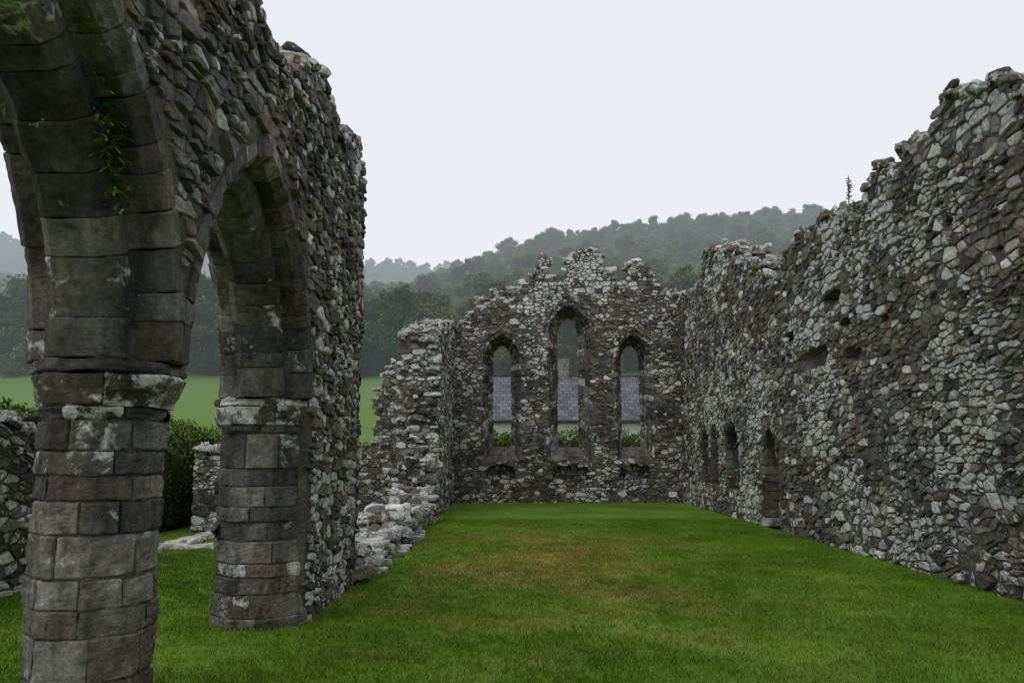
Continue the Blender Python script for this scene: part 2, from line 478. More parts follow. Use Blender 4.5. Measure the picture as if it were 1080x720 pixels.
def course(mb,cx,cy,z0,z1,r0,r1,joints,gain=1.0,jr=.007,lic=0,jit=.004):
    s=math.pi/4
    for a0,a1 in zip(joints,joints[1:]+[joints[0]+2*math.pi]):
        corners=[k*s+s/2 for k in range(-20,40) if a0+.06<k*s+s/2<a1-.06]
        angs=[(a0+.004,.012),(a0+.03,0)]+[(a,0.005) for a in corners]+[(a1-.03,0),(a1-.004,.012)]
        rings=[];off=U(-jr,jr); wob=[U(-.006,.006)+U(-jit,jit) for _ in angs]
        for z,rr,sh in ((z0+.002,r0,.012),(z0+.014,r0,0),((z0+z1)/2,(r0+r1)/2,-.002),(z1-.014,r1,0),(z1-.002,r1,.012)):
            for (a,e),w in zip(angs,wob):
                q=octr(rr,a)-sh-e+off+w+U(-jit,jit); rings.append((cx+q*math.cos(a),cy+q*math.sin(a),z))
        n=len(angs); fs=[]
        for k in range(4):
            for i in range(n-1): a=k*n+i; fs.append((a,a+1,a+1+n,a+n))
        o=len(rings); rings+= [(cx,cy,z0),(cx,cy,z1)]
        for i in range(n-1): fs.append((i,i+1,o)); fs.append((4*n+i,4*n+i+1,o+1))
        mb.add(rings,fs,dcol(gain*1.1),lic+U(-.5,.4))
def pillar(cx,cy,r,name,capr):
    mb=MB(); z=-.05
    while z<1.76:
        hgt=U(.12,.25)
        if z+hgt>1.64: hgt=1.78-z
        nj=random.choice([5,6,7,8]); st_=U(0,6)
        js=[st_+2*math.pi*(i+U(-.32,.32))/nj for i in range(nj)]
        e=.035 if z<.12 else 0
        course(mb,cx,cy,z,z+hgt,r+e,r+(e if z+hgt<.3 else 0),js); z+=hgt
    for z0,z1,q0,q1 in ((1.78,1.86,r+.005,r+.02),(1.86,2.04,r+.02,capr-.03),(2.04,2.122,capr-.01,capr-.015)):
        nj=random.choice([4,5,6]); st_=U(0,6); js=[st_+2*math.pi*(i+U(-.25,.25))/nj for i in range(nj)]
        course(mb,cx,cy,z0,z1,q0,q1,js,1.0,.018,.25,.012)
    mb.build(name,M_dre,arc,worn=.038)
    mb=MB(); vs=[]
    for zz in (-.05,2.1):
        for k in range(8):
            a=k*math.pi/4+math.pi/8; q=octr(r-.02,a); vs.append((cx+q*math.cos(a),cy+q*math.sin(a),zz))
    mb.add(vs,[(k,(k+1)%8,(k+1)%8+8,k+8) for k in range(8)]); mb.build(name+'_mortar',M_core,arc)
pillar(XC,4.75,.318,'free_standing_pillar',.425)
pillar(XC-.03,8.04,.42,'respond_pier',.50)
pillar(XC,1.65,.318,'near_pillar',.425)

# ================================================================ RIGHT WALL
rw=empty('ruined_nave_side_wall'); XR=5.5; TR=1.0
prof_r=[(-2,4.9),(3,5.1),(6,5.3),(7.6,5.35),(8.22,5.5),(8.5,5.75),(8.87,5.87),(9.3,6.1),(9.6,6.17),(10.03,6.03),(10.3,5.88),(10.66,6.04),(11.0,5.88),(11.1,5.68),(11.7,5.99),(12.1,5.85),(12.3,5.55),(12.6,5.5),(13.2,5.74),(14.24,5.85),(14.6,5.65),(15.2,5.78),(15.9,5.7),(16.1,5.45),(16.77,5.25),(17.5,5.45),(18.3,5.7),(18.5,6.05),(19.4,6.3),(19.8,6.7),(20.3,6.8),(21.0,7.05),(21.9,7.4),(22.9,7.4),(23.1,6.85),(24.0,6.55),(25.3,6.75),(27.5,6.95)]
fR=lambda u,v,d:(XR-d,u,v)
door_f=lancet(17.5,1.05,0,1.35,2.15); door_b=lancet(17.5,.95,0,1.3,2.1)
NI=[(23.4,.72,.75,1.75,2.35),(22.35,.72,.75,1.75,2.35),(20.5,1.1,.7,1.7,2.4)]
NF=[(lancet(c,w,a,b,t,4,6),lancet(c,w-.1,a,b,t-.05,4,6),c) for c,w,a,b,t in NI]
def blob(cu,cv,ru,rv,n=14): return [(cu+ru*math.cos(2*math.pi*i/n)*U(.6,1.25),cv+rv*math.sin(2*math.pi*i/n)*U(.6,1.25)) for i in range(n)]
holesR=[(grow(door_f,17.5,.08),grow(door_b,17.5,.06),None)]+[(grow(f,c,.06),grow(b,c,.04),.6) for f,b,c in NF]
for cu,cv,ru,rv,dp in ((13.75,4.25,.42,.2,.22),(14.6,3.35,.75,.2,.2),(13.0,3.2,.35,.13,.16),(15.9,3.9,.3,.12,.16),(13.2,3.75,.3,.1,.14),(12.3,2.1,.08,.07,.3),(9.6,3.0,.07,.06,.3),(19.2,3.1,.12,.14,.3),(21.6,4.4,.1,.1,.3),(10.9,4.4,.08,.06,.3),(11.8,3.6,.16,.08,.2),(16.4,2.6,.12,.1,.3),(14.2,1.6,.1,.09,.3),(11.2,2.4,.07,.06,.3),(18.6,4.5,.16,.12,.3),(9.9,4.5,.1,.07,.25),(8.9,3.9,.09,.05,.25)):
    b=blob(cu,cv,ru,rv); bb=[(lerp(x,cu,.4),lerp(y,cv,.4)) for x,y in b]; holesR.append((b,bb,dp))
o=rag(prof_r,-2,27.4)[::-1]
mb=MB(); slab(mb,o+[(-2,-.1),(27.4,-.1)],holesR,fR,TR); mb.build('wall_core',M_core,rw)
loops=[h[0] for h in holesR]
surr=[grow(door_f,17.5,.16)]+[grow(f,c,.1) for f,b,c in NF]
def keepR(u,v):
    if v>interp(prof_r,u)-.02 or v<-.02: return False
    for L in surr+loops[4:]:
        if inpoly(u,v,L): return False
    return True
licR=lambda u,v: .15+.8*nz(u,v,5,.45)+.5*nz(u,v,9,1.4)
mb=MB()
facing(mb,-2,5,-.03,5.3,.25,.15,keepR,fR,licR)
facing(mb,5,13,-.03,6.3,.175,.108,keepR,fR,licR,gain=1.1,h=(.003,.036))
facing(mb,13,26.5,-.03,7.5,.20,.12,keepR,fR,licR,gain=1.08,h=(.003,.04))
mb.build('facing_stones',M_rub,rw)
mb=MB(); top_rocks(mb,prof_r,-2,26.6,fR,TR,.19,.25,1.2,.1); mb.build('wall_head_stones',M_top,rw)
mb=MB()
surround(mb,door_f,door_b,grow(door_f,17.5,.15),grow(door_b,17.5,.1),fR,TR,.02,.8,-.1)
for f,b,c in NF: surround(mb,f,b,grow(f,c,.10),grow(b,c,.1),fR,.6,.015,.8,-.1)
mb.build('dressed_openings',M_dre,rw,worn=.03)

# ================================================================ EAST GABLE WALL
ew=empty('ruined_gable_wall'); YE=26.55; TE=.95
prof_e=[(-3.0,5.6),(-2.05,5.85),(-1.75,5.95),(-1.6,6.3),(-1.3,6.35),(-1.2,6.75),(-.8,6.8),(-.65,7.05),(-.3,7.0),(-.15,7.2),(.1,7.15),(.25,7.45),(.6,7.4),(.75,7.8),(1.0,8.2),(1.15,8.05),(1.25,7.4),(1.62,7.3),(1.72,8.0),(2.0,8.35),(2.3,8.3),(2.55,8.5),(2.85,8.3),(3.0,7.8),(3.25,7.8),(3.38,7.3),(3.7,7.3),(3.85,7.9),(4.1,8.1),(4.5,7.95),(4.62,7.5),(4.85,7.2),(5.3,6.9),(5.8,6.95),(6.5,6.9)]
fE=lambda u,v,d:(u,YE-d,v)
WN=[(-.43,1.16,.60,1.35,1.80,4.75,5.5,4.75,5.27),(1.82,1.38,.68,1.35,1.80,5.6,6.5,5.6,6.22),(3.95,1.16,.60,1.35,1.80,4.75,5.5,4.75,5.27)]
he=[];sur=[]
mbS=MB()
for c,wf,wb,zf,zb,sf,af,sb,ab in WN:
    F=lancet(c,wf,zf,sf,af,16,8); B=lancet(c,wb,zb,sb,ab,16,8)
    he.append((grow(F,c,.06),grow(B,c,.06),None)); sur.append(grow(F,c,.10))
    surround(mbS,F,B,grow(F,c,.13),grow(B,c,.16),fE,TE,.0,.9,.05)
    H=grow(F,c,.14); H2=grow(F,c,.21)
    for i in range(16,len(H)-17):
        if R()<.3: continue
        C=[fE(*q) for q in ((*H[i],.06),(*H[i],.0),(*H2[i],.06),(*H2[i],.0),(*H[i+1],.06),(*H[i+1],.0),(*H2[i+1],.06),(*H2[i+1],.0))]
        hexa(mbS,C,.014,dcol(.9),U(-.3,.4),.012)
    for k in range(3):
        u0=lerp(c-wf/2,c+wf/2,k/3); u1=lerp(c-wf/2,c+wf/2,(k+1)/3)-.008
        b0=lerp(c-wb/2,c+wb/2,k/3); b1=lerp(c-wb/2,c+wb/2,(k+1)/3)-.006
        C=[fE(u0,zf-.1,.0),fE(b0,zb-.15,-TE),fE(u0,zf+.01,.0),fE(b0,zb,-TE),fE(u1,zf-.1,.0),fE(b1,zb-.15,-TE),fE(u1,zf+.01,.0),fE(b1,zb,-TE)]
        hexa(mbS,C,.02,dcol(.7),U(-.4,.2),.02)
rec=[]
for c,w_,z0,z1 in ((-.43,1.0,.25,1.2),(1.82,1.15,.5,1.2),(3.95,1.0,.4,1.2)):
    a=w_/2; L=[(c-a,z0),(c-a,(z0+z1)/2),(c-a,z1),(c,z1+.02),(c+a,z1),(c+a,(z0+z1)/2),(c+a,z0),(c,z0-.03)]
    L=[(x+U(-.08,.08),z+U(-.05,.05)) for x,z in L]; rec.append(L)
holes=he+[(L,[(x,z) for x,z in L],.3) for L in rec]
o=rag(prof_e,-2.95,6.45,.12,.12)[::-1]
mb=MB(); slab(mb,o+[(-2.95,-.1),(6.45,-.1)],holes,fE,TE); mb.build('wall_core',M_core,ew)
def inrec(u,v): return any(inpoly(u,v,L) for L in rec)
def keepE(u,v):
    if v>interp(prof_e,u)-.02 or v<-.02: return False
    for L in sur:
        if inpoly(u,v,L): return False
    return not inrec(u,v)
licE=lambda u,v: .1+.7*nz(u,v,15,.6)+.35*max(0,(v-5)/3)+.4*nz(u,v,3,1.3)
mb=MB(); facing(mb,-2.95,5.55,-.03,8.6,.19,.112,keepE,fE,licE,.06,(.004,.05),.98)
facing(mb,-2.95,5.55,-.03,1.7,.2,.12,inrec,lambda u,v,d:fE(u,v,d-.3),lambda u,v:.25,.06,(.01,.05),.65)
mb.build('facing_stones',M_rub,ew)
mb=MB(); top_rocks(mb,prof_e,-2.9,6.4,fE,TE,.14,.2,1.6,.1); mb.build('wall_head_stones',M_top,ew)
mbS.build('lancet_window_dressings',M_dre,ew,worn=.04)

# ================================================================ wall stub + aisle end wall
st=empty('ruined_wall_stub')
prof_s=[(20.0,4.3),(20.2,4.65),(20.8,4.75),(21.5,4.95),(22.5,5.1),(23.5,5.35),(24.5,5.6),(25.5,5.75),(26.6,5.9)]
fS=lambda u,v,d:(-2.0+d,u,v)
o=rag(prof_s,20.1,26.5)[::-1]
mb=MB(); slab(mb,o+[(20.1,-.1),(26.5,-.1)],[],fS,.95)
fSe=lambda u,v,d:(u,20.1-d,v)
mb.build('wall_core',M_core,st)
mb=MB(); licS=lambda u,v:.2+.5*nz(u,v,3,1.0)
facing(mb,20.1,26.5,-.03,6,.2,.115,lambda u,v:0<v<interp(prof_s,u)-.02,fS,licS)
profend=[(-2.97,3.95),(-2.6,4.4),(-2.3,4.6),(-2.0,4.65)]
facing(mb,-2.95,-2.0,-.03,4.7,.19,.11,lambda u,v:-.02<v<interp(profend,u) and -2.98<u<-1.98,fSe,licS)
mb.build('facing_stones',M_rub,st)
mb=MB(); top_rocks(mb,prof_s,20.1,26.4,fS,.95,.18,.3)
for k in range(130):
    z=4.4*R(); ex=.42*(1-z/4.6)**3
    rock(mb,(U(-2.95,-2.0),20.1-U(0,ex+.05),z*U(.1,1)),(U(.12,.34),U(.15,.3),U(.05,.14)),None,scol(1.0),U(-.6,.5))
for k in range(60):
    z=4.3*R(); rock(mb,(-2.0+U(-.08,.03),20.06+U(-.05,.1),z),(U(.2,.4),U(.2,.3),U(.06,.14)),None,scol(1.1),U(-.3,.6))
mb.build('loose_stones',M_top,st)

aw=empty('ruined_aisle_end_wall')
YA=23.0
prof_a=[(-9.0,1.1),(-7,1.35),(-5.4,1.5),(-4.0,1.7),(-3.9,3.5),(-3.7,3.95),(-3.45,4.25),(-3.2,4.5),(-2.9,4.8)]
fA=lambda u,v,d:(u,YA-d,v)
o=rag(prof_a,-9,-2.9,.1,.15)[::-1]
mb=MB(); slab(mb,o+[(-9,-.1),(-2.9,-.1)],[],fA,.8); mb.build('wall_core',M_core,aw)
mb=MB(); facing(mb,-9,-2.95,-.03,5,.2,.115,lambda u,v:-.02<v<interp(prof_a,u)-.02,fA,lambda u,v:.1); mb.build('facing_stones',M_rub,aw)
mb=MB(); top_rocks(mb,prof_a,-8.95,-2.95,fA,.8,.18,.25)
for k in range(26): rock(mb,(-3.95+U(-.07,.05),YA+U(.05,.7),U(1.7,3.5)),(U(.15,.3),U(.15,.3),U(.06,.13)),None,scol(1.1),U(-.3,.5))
mb.build('wall_head_stones',M_top,aw)

# ================================================================ low footing
fw=empty('low_footing_wall')
prof_f=[(10.2,.12),(11.5,.16),(12.2,.26),(13,.2),(14.5,.3),(15.2,.42),(16,.50),(17,.42),(18.2,.48),(19.2,.6),(20.1,.85)]
mb=MB(); o=rag(prof_f,10.3,20.0,.10,.3)[::-1]; slab(mb,o+[(10.3,-.1),(20.0,-.1)],[],fL,.8); mb.build('footing_core',M_core,fw)
mb=MB(); facing(mb,10.3,20.05,-.03,1.2,.24,.11,lambda u,v:-.02<v<interp(prof_f,u),fL,lambda u,v:.4)
mb.build('facing_stones',M_rub,fw)
mb=MB()
y=10.3
while y<20:
    for x in np.arange(XB+.05,XF+.05,.2):
        if R()<.85:
            z=interp(prof_f,y)-.05+U(-.08,.07)
            rock(mb,(x+U(-.06,.06),y+U(-.08,.08),z),(U(.12,.42),U(.14,.4),U(.07,.18)),U(0,3.1),scol(1.1),U(-.5,.85),.25)
    if R()<.5: rock(mb,(XF+U(.0,.18),y,.0),(U(.12,.35),U(.12,.35),U(.08,.16)),U(0,3),scol(1.1),U(-.2,.7))
    y+=U(.17,.25)
mb.build('capping_stones',M_top,fw)

# ================================================================ aisle outer wall
ow=empty('ruined_aisle_side_wall')
prof_o=[(3,2.0),(7,2.1),(9,2.02),(10.5,1.95),(12,1.85),(12.4,1.2)]
fO=lambda u,v,d:(-5.75+d,u,v)
mb=MB(); o=rag(prof_o,3,12.3,.1,.2)[::-1]; slab(mb,o+[(3,-.1),(12.3,-.1)],[],fO,.8); mb.build('wall_core',M_core,ow)
mb=MB(); facing(mb,3,12.35,-.03,2.3,.2,.115,lambda u,v:-.02<v<interp(prof_o,u)-.02,fO,lambda u,v:.1)
prof_o2=[(16.6,1.7),(18,1.7),(20,1.5),(23.5,1.5)]
facing(mb,16.6,23,-.03,1.9,.24,.125,lambda u,v:-.02<v<interp(prof_o2,u)-.02,fO,lambda u,v:.35)
fOe=lambda u,v,d:(u,16.6-d,v)
facing(mb,-6.55,-5.75,-.03,1.7,.22,.11,lambda u,v:-.02<v<1.6,fOe,lambda u,v:.3)
mb.build('facing_stones',M_rub,ow)
mb=MB(); o=rag(prof_o2,16.6,23.0,.1,.2)[::-1]; slab(mb,o+[(16.6,-.1),(23.0,-.1)],[],fO,.8); mb.build('wall_core_far',M_core,ow)
mb=MB(); top_rocks(mb,prof_o,3,12.3,fO,.8,.2,.2); top_rocks(mb,prof_o2,16.6,23,fO,.8,.2,.3)
y=12.3
while y<16.6:
    rock(mb,(-5.85+U(-.05,.05),y,.03),(U(.25,.4),U(.25,.45),U(.1,.18)),None,scol(1.2),U(.2,.9)); y+=U(.28,.4)
x=-5.7
while x<-2.95:
    rock(mb,(x,13.9+U(-.05,.05),.02),(U(.25,.45),U(.2,.3),U(.08,.15)),U(-.2,.2),scol(1.2),U(.2,.9)); x+=U(.3,.45)
mb.build('wall_head_stones',M_top,ow)

# ================================================================ TERRAIN
def H1(x):
    return interp([(-400,55),(-120,52),(-60,46),(-35,50),(-20,55),(8,66),(30,69),(62,73),(100,75),(160,70),(400,50)],x)
def H2(x): return interp([(-500,126),(-280,120),(-160,110),(-80,106),(-20,103),(60,98),(400,80)],x)
def terr(x,y):
    if y<36: z=0
    elif y<95: z=.17*(y-36)*min(1,(y-36)/12+.2)
    elif y<260: z=lerp(10.0,H1(x),(y-95)/165)
    elif y<320: z=lerp(H1(x),H1(x)-4,(y-260)/60)
    elif y<460: z=lerp(H1(x)-4,H2(x),(y-320)/140)
    else: z=H2(x)-.12*(y-460)
    if y>100: z+=2.2*nz(x,y,0,.03)
    return z
ys=[-60,-30,-10,0,10,20,28,34,36,38,41,44,48,54,60,70,80,90,95]+list(range(103,480,9))+[500,560,650,800,1000]
xs=[-900,-700,-500]+list(range(-400,-60,15))+list(range(-60,60,6))+list(range(60,300,15))+[320,450,700,900]
vs=[(x,y,terr(x,y)) for y in ys for x in xs]; nx=len(xs)
fs=[(j*nx+i,j*nx+i+1,(j+1)*nx+i+1,(j+1)*nx+i) for j in range(len(ys)-1) for i in range(nx-1)]
mb=MB(); mb.add(vs,fs); g=mb.build('ground',M_ground,smooth=True)

# ================================================================ instancing via geometry nodes
def instancer(name,pts,scl,rot,idx,objs):
    me=bpy.data.meshes.new(name); me.from_pydata(pts,[],[])
    for nm,ar,ty in (('scl',scl,'FLOAT'),('rotz',rot,'FLOAT')):
        a=me.attributes.new(nm,ty,'POINT'); a.data.foreach_set('value',np.array(ar,dtype=np.float32))
    a=me.attributes.new('idx','INT','POINT'); a.data.foreach_set('value',np.array(idx,dtype=np.int32))
    ob=bpy.data.objects.new(name,me); scn.collection.objects.link(ob)
    col=bpy.data.collections.new(name+'_variants')
    for q in objs: col.objects.link(q)
    ng=bpy.data.node_groups.new(name+'_gn','GeometryNodeTree')
    ng.interface.new_socket('Geometry',in_out='INPUT',socket_type='NodeSocketGeometry')
    ng.interface.new_socket('Geometry',in_out='OUTPUT',socket_type='NodeSocketGeometry')
    gi=ng.nodes.new('NodeGroupInput'); go=ng.nodes.new('NodeGroupOutput')
    ip=ng.nodes.new('GeometryNodeInstanceOnPoints'); ci=ng.nodes.new('GeometryNodeCollectionInfo')
    ci.inputs['Collection'].default_value=col; ci.inputs['Separate Children'].default_value=True; ci.inputs['Reset Children'].default_value=True
    def na(nm,t):
        n=ng.nodes.new('GeometryNodeInputNamedAttribute'); n.data_type=t; n.inputs['Name'].default_value=nm
        return n.outputs['Attribute']
    cx=ng.nodes.new('ShaderNodeCombineXYZ'); ng.links.new(na('rotz','FLOAT'),cx.inputs[2])
    ng.links.new(gi.outputs[0],ip.inputs['Points']); ng.links.new(ci.outputs[0],ip.inputs['Instance'])
    ip.inputs['Pick Instance'].default_value=True
    ng.links.new(na('idx','INT'),ip.inputs['Instance Index']); ng.links.new(cx.outputs[0],ip.inputs['Rotation'])
    ng.links.new(na('scl','FLOAT'),ip.inputs['Scale']); ng.links.new(ip.outputs[0],go.inputs[0])
    md=ob.modifiers.new('inst','NODES'); md.node_group=ng
    return ob

def leafquad(mb,p,s,col,up=.3):
    n=Vector((U(-1,1),U(-1,1),U(-.6,1)+up)).normalized(); t=n.orthogonal().normalized()
    a=U(0,6.28); b=n.cross(t); t2=t*math.cos(a)+b*math.sin(a); b2=n.cross(t2)
    p=Vector(p); w=s*U(.5,.8)
    mb.add([tuple(p-t2*s*.5),tuple(p+b2*w*.5),tuple(p+t2*s*.5),tuple(p-b2*w*.5+n*s*.1)],[(0,1,2,3)],col)
def tree_variant(k):
    random.seed(100+k); mb=MB(); tall=U(.8,1.1); wd=U(.9,1.3)
    def limb(a,b,r0,r1,c=(.8,.7,.6)):
        a=Vector(a);b=Vector(b); d=(b-a).normalized(); t=d.orthogonal().normalized(); q=d.cross(t); v=[]
        for p,r in ((a,r0),(b,r1)):
            for i in range(6): an=i*math.pi/3; v.append(tuple(p+t*r*math.cos(an)+q*r*math.sin(an)))
        mb.add(v,[(i,(i+1)%6,(i+1)%6+6,i+6) for i in range(6)],c)
    limb((0,0,-1),(0.1,0,5*tall),.35,.2)
    blobs=[]
    for i in range(17):
        a=U(0,6.28); rr=U(.6,3.3)*wd; z=U(1.8,9.4)*tall; rr*=1-.55*max(0,(z/tall-5.5)/4)
        c=(rr*math.cos(a),rr*math.sin(a),z); blobs.append((c,U(1.0,1.9)*(1.15-.35*z/12)))
        if i<6: limb((0,0,U(2,4)),c,.14,.04)
    blobs.append(((U(-.4,.4),U(-.4,.4),9.8*tall),1.2))
    for c,r in blobs:
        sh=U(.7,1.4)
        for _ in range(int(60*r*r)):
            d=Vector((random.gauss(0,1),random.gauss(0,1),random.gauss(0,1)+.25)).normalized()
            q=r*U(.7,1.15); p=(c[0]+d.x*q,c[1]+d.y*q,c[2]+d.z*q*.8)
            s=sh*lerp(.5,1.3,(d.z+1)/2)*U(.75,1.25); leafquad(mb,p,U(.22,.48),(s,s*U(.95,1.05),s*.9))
        rock(mb,c,(r*1.3,r*1.3,r*1.05),0,(.4,.4,.35),0,0,.3,.6)
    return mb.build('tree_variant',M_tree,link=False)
TV=[tree_variant(k) for k in range(7)]
random.seed(5)
pts=[];scl=[];rot=[];idx=[]
def addtree(x,y,s):
    pts.append((x,y,terr(x,y)-.8)); scl.append(s); rot.append(U(0,6.28)); idx.append(random.randrange(7))
y=100
while y<290:
    sp=5.2+y*.002
    x=-.82*y-20
    while x<.5*y+20:
        g_=1+.25*nz(x,y,4,.04)
        addtree(x+U(-2,2),y+U(-2,2),(U(.9,1.25) if y<112 else U(.6,.9))*g_)
        x+=sp*U(.8,1.2)*(.8 if y>235 else 1)
    y+=sp*(.85 if y<125 or y>235 else 1.35)
y=400
while y<475:
    x=-.78*y
    while x<60:
        addtree(x+U(-3,3),y+U(-3,3),U(.7,1.1)); x+=6.5*U(.8,1.2)
    y+=8
instancer('distant_trees',pts,scl,rot,idx,TV)

# ================================================================ hedges / shrubs
def hedge(name,x0,x1,y0,y1,h,n,leaf,zf=lambda x,y:0,nf=.25):
    mb=MB()
    nxs=max(4,int((x1-x0)/.6)); nys=max(4,int((y1-y0)/.6))
    def top(x,y): return h*(1+nf*nz(x,y,2,.7)+.1*nz(x,y,7,2.2))
    for i in range(nxs):
        for j in range(nys):
            x=lerp(x0,x1,(i+.5)/nxs); y=lerp(y0,y1,(j+.5)/nys); t=top(x,y)*.86
            rock(mb,(x,y,zf(x,y)+t/2),((x1-x0)/nxs*1.3,(y1-y0)/nys*1.3,t),0,(.35,.35,.35),0,0,.2)
    for _ in range(n):
        f=R(); A=(y1-y0)*h; B=(x1-x0)*h; C=(x1-x0)*(y1-y0); tt=2*A+B*2+C; q=f*tt
        x=U(x0,x1); y=U(y0,y1); t=top(x,y); z=U(0,t)
        if q<2*A: x=(x0 if R()<.5 else x1)
        elif q<2*A+2*B: y=(y0 if R()<.5 else y1)
        else: z=t
        t=top(x,y); z=min(z,t)
        bul=.2*nz(x,y,z,2.0)+U(-.12,.12)
        dx=1 if x>=x1 else (-1 if x<=x0 else 0); dy=1 if y>=y1 else (-1 if y<=y0 else 0)
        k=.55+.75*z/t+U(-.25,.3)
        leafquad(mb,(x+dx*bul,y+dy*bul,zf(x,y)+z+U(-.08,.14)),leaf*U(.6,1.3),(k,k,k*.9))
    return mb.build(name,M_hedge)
hedge('hedge',-8.6,-7.2,9.5,22.5,1.95,30000,.075)
hedge('hedge',-30,-3,36.2,38,1.9,16000,.14,terr,.15)
hedge('hedge',-2,13,38,39.6,2.5,14000,.13,lambda x,y:0,.12)
hedge('shrub',-22,-18,34,35.6,2.2,3500,.12,lambda x,y:0,.4)

# ================================================================ farmhouse behind
fh=empty('slate_roofed_farmhouse')
def slate():
    m,nt,b,out=newmat('slate_roof'); tc=N(nt,'ShaderNodeTexCoord')
    br=N(nt,'ShaderNodeTexBrick'); br.inputs['Scale'].default_value=1; br.inputs['Brick Width'].default_value=.42; br.inputs['Row Height'].default_value=.34
    br.inputs['Mortar Size'].default_value=.022; br.inputs['Color1'].default_value=(.095,.10,.112,1); br.inputs['Color2'].default_value=(.155,.162,.178,1); br.inputs['Mortar'].default_value=(.04,.04,.045,1)
    nt.links.new(tc.outputs['Object'],br.inputs[0])
    n=noise_(nt,tc.outputs['Object'],.9,5,.65)
    c=mix(nt,1.0,br.outputs['Color'],mr(nt,n,.3,.7,.65,1.35),'MULTIPLY')
    c=mix(nt,mr(nt,noise_(nt,tc.outputs['Object'],2.2,4,.7),.58,.68,0,.5),c,(.19,.19,.15))
    nt.links.new(c,b.inputs['Base Color']); b.inputs['Roughness'].default_value=.75; return m
M_sl=slate()
bx0,bx1,by0,by1=-4.0,14,49,56; ez,rz=3.75,6.6; ym=(by0+by1)/2
mb=MB(); mb.add([(bx0,by0,0),(bx1,by0,0),(bx1,by0,ez),(bx0,by0,ez),(bx0,by1,0),(bx1,by1,0),(bx1,by1,ez),(bx0,by1,ez),(bx0,ym,rz-.12),(bx1,ym,rz-.12)],
 [(0,1,2,3),(5,4,7,6),(4,0,3,8,7),(1,5,6,9,2)]); mb.build('walls',M_plaster,fh)
for sg in (0,1):
    a=math.atan2(rz-ez,(by1-by0)/2); L=math.hypot(rz-ez,(by1-by0)/2)+.3
    mb=MB(); W=bx1-bx0+.6
    mb.add([(0,-L,0),(W,-L,0),(W,0,0),(0,0,0),(0,-L,-.1),(W,-L,-.1),(W,0,-.1),(0,0,-.1)],[(0,1,2,3),(4,5,6,7),(0,1,5,4),(1,2,6,5),(2,3,7,6),(3,0,4,7)])
    ob=mb.build('roof_slope',M_sl,fh)
    ob.location=(bx0-.3,ym,rz) if sg==0 else (bx1+.3,ym,rz); ob.rotation_euler=(a,0,0) if sg==0 else (a,0,math.pi)
mb=MB()
for x in (bx0+1.5,2.5,6,9.5,bx1-1.2):
    hexa(mb,[(x+sx*.45,by0-.02+sy*.05,1.0+sz*1.2) for sx in (-1,1) for sy in (-1,1) for sz in (0,1)],.01,(.1,.1,.1))
mb.build('windows',M_dark,fh)
mb=MB(); hexa(mb,[(lerp(bx0-.3,bx1+.3,sx),by0-.32+sy*.07,ez-.34+sz*.13) for sx in (0,1) for sy in (-1,1) for sz in (0,1)],.02,(.1,.1,.1)); mb.build('gutter',M_dark,fh)
mb=MB()
for x in (bx0+.5,3.2,bx1-.5): hexa(mb,[(x+sx*.35,ym+sy*.4,rz-.5+sz*1.6) for sx in (-1,1) for sy in (-1,1) for sz in (0,1)],.03,(.2,.19,.18))
mb.build('chimneys',M_rub,fh)
mb=MB(); hexa(mb,[(lerp(bx0,bx1,sx)+(-.3 if sx==0 else .3),ym+sy*.13,rz-.03+sz*.1) for sx in (0,1) for sy in (-1,1) for sz in (0,1)],.02,(.12,.11,.11)); mb.build('ridge_tiles',M_dre,fh)

# ================================================================ grass blades
def patch(k):
    random.seed(300+k); mb=MB()
    for _ in range(560):
        x=U(-.34,.34); y=U(-.34,.34); h=U(.015,.042); a=U(0,6.28); w=U(.0025,.005); lx=U(-.7,.7)*h; ly=U(-.7,.7)*h
        dx=math.cos(a)*w; dy=math.sin(a)*w; k2=U(.75,1.4); c=(k2*U(.9,1.25),k2,k2*U(.7,1.3))
        mb.add([(x-dx,y-dy,-.005),(x+dx,y+dy,-.005),(x+lx*.4+dx*.7,y+ly*.4+dy*.7,h*.6),(x+lx,y+ly,h),(x+lx*.4-dx*.7,y+ly*.4-dy*.7,h*.6)],[(0,1,2,3,4)],c)
    for _ in range(4):
        x=U(-.3,.3); y=U(-.3,.3)
        for q in range(12):
            h=U(.035,.06); a=U(0,6.28); w=.003; r=U(0,.03)
            dx=math.cos(a)*w; dy=math.sin(a)*w; bx=x+r*math.cos(a); by=y+r*math.sin(a)
            mb.add([(bx-dx,by-dy,0),(bx+dx,by+dy,0),(bx+U(-.02,.02),by+U(-.02,.02),h)],[(0,1,2)],(1.0,1.1,.95))
    return mb.build('grass_patch',M_blade,link=False)
GP=[patch(k) for k in range(4)]
random.seed(9); pts=[];scl=[];rot=[];idx=[]
y=3.0
while y<20:
    x=-6.2+U(0,.5)
    while x<5.6:
        if abs(x)<.75*y+1:
            pts.append((min(x+U(-.12,.12),5.4),y+U(-.12,.12),0)); scl.append(U(.85,1.15)); rot.append(U(0,6.28)); idx.append(random.randrange(4))
        x+=.54
    y+=.54
instancer('grass',pts,scl,rot,idx,GP)

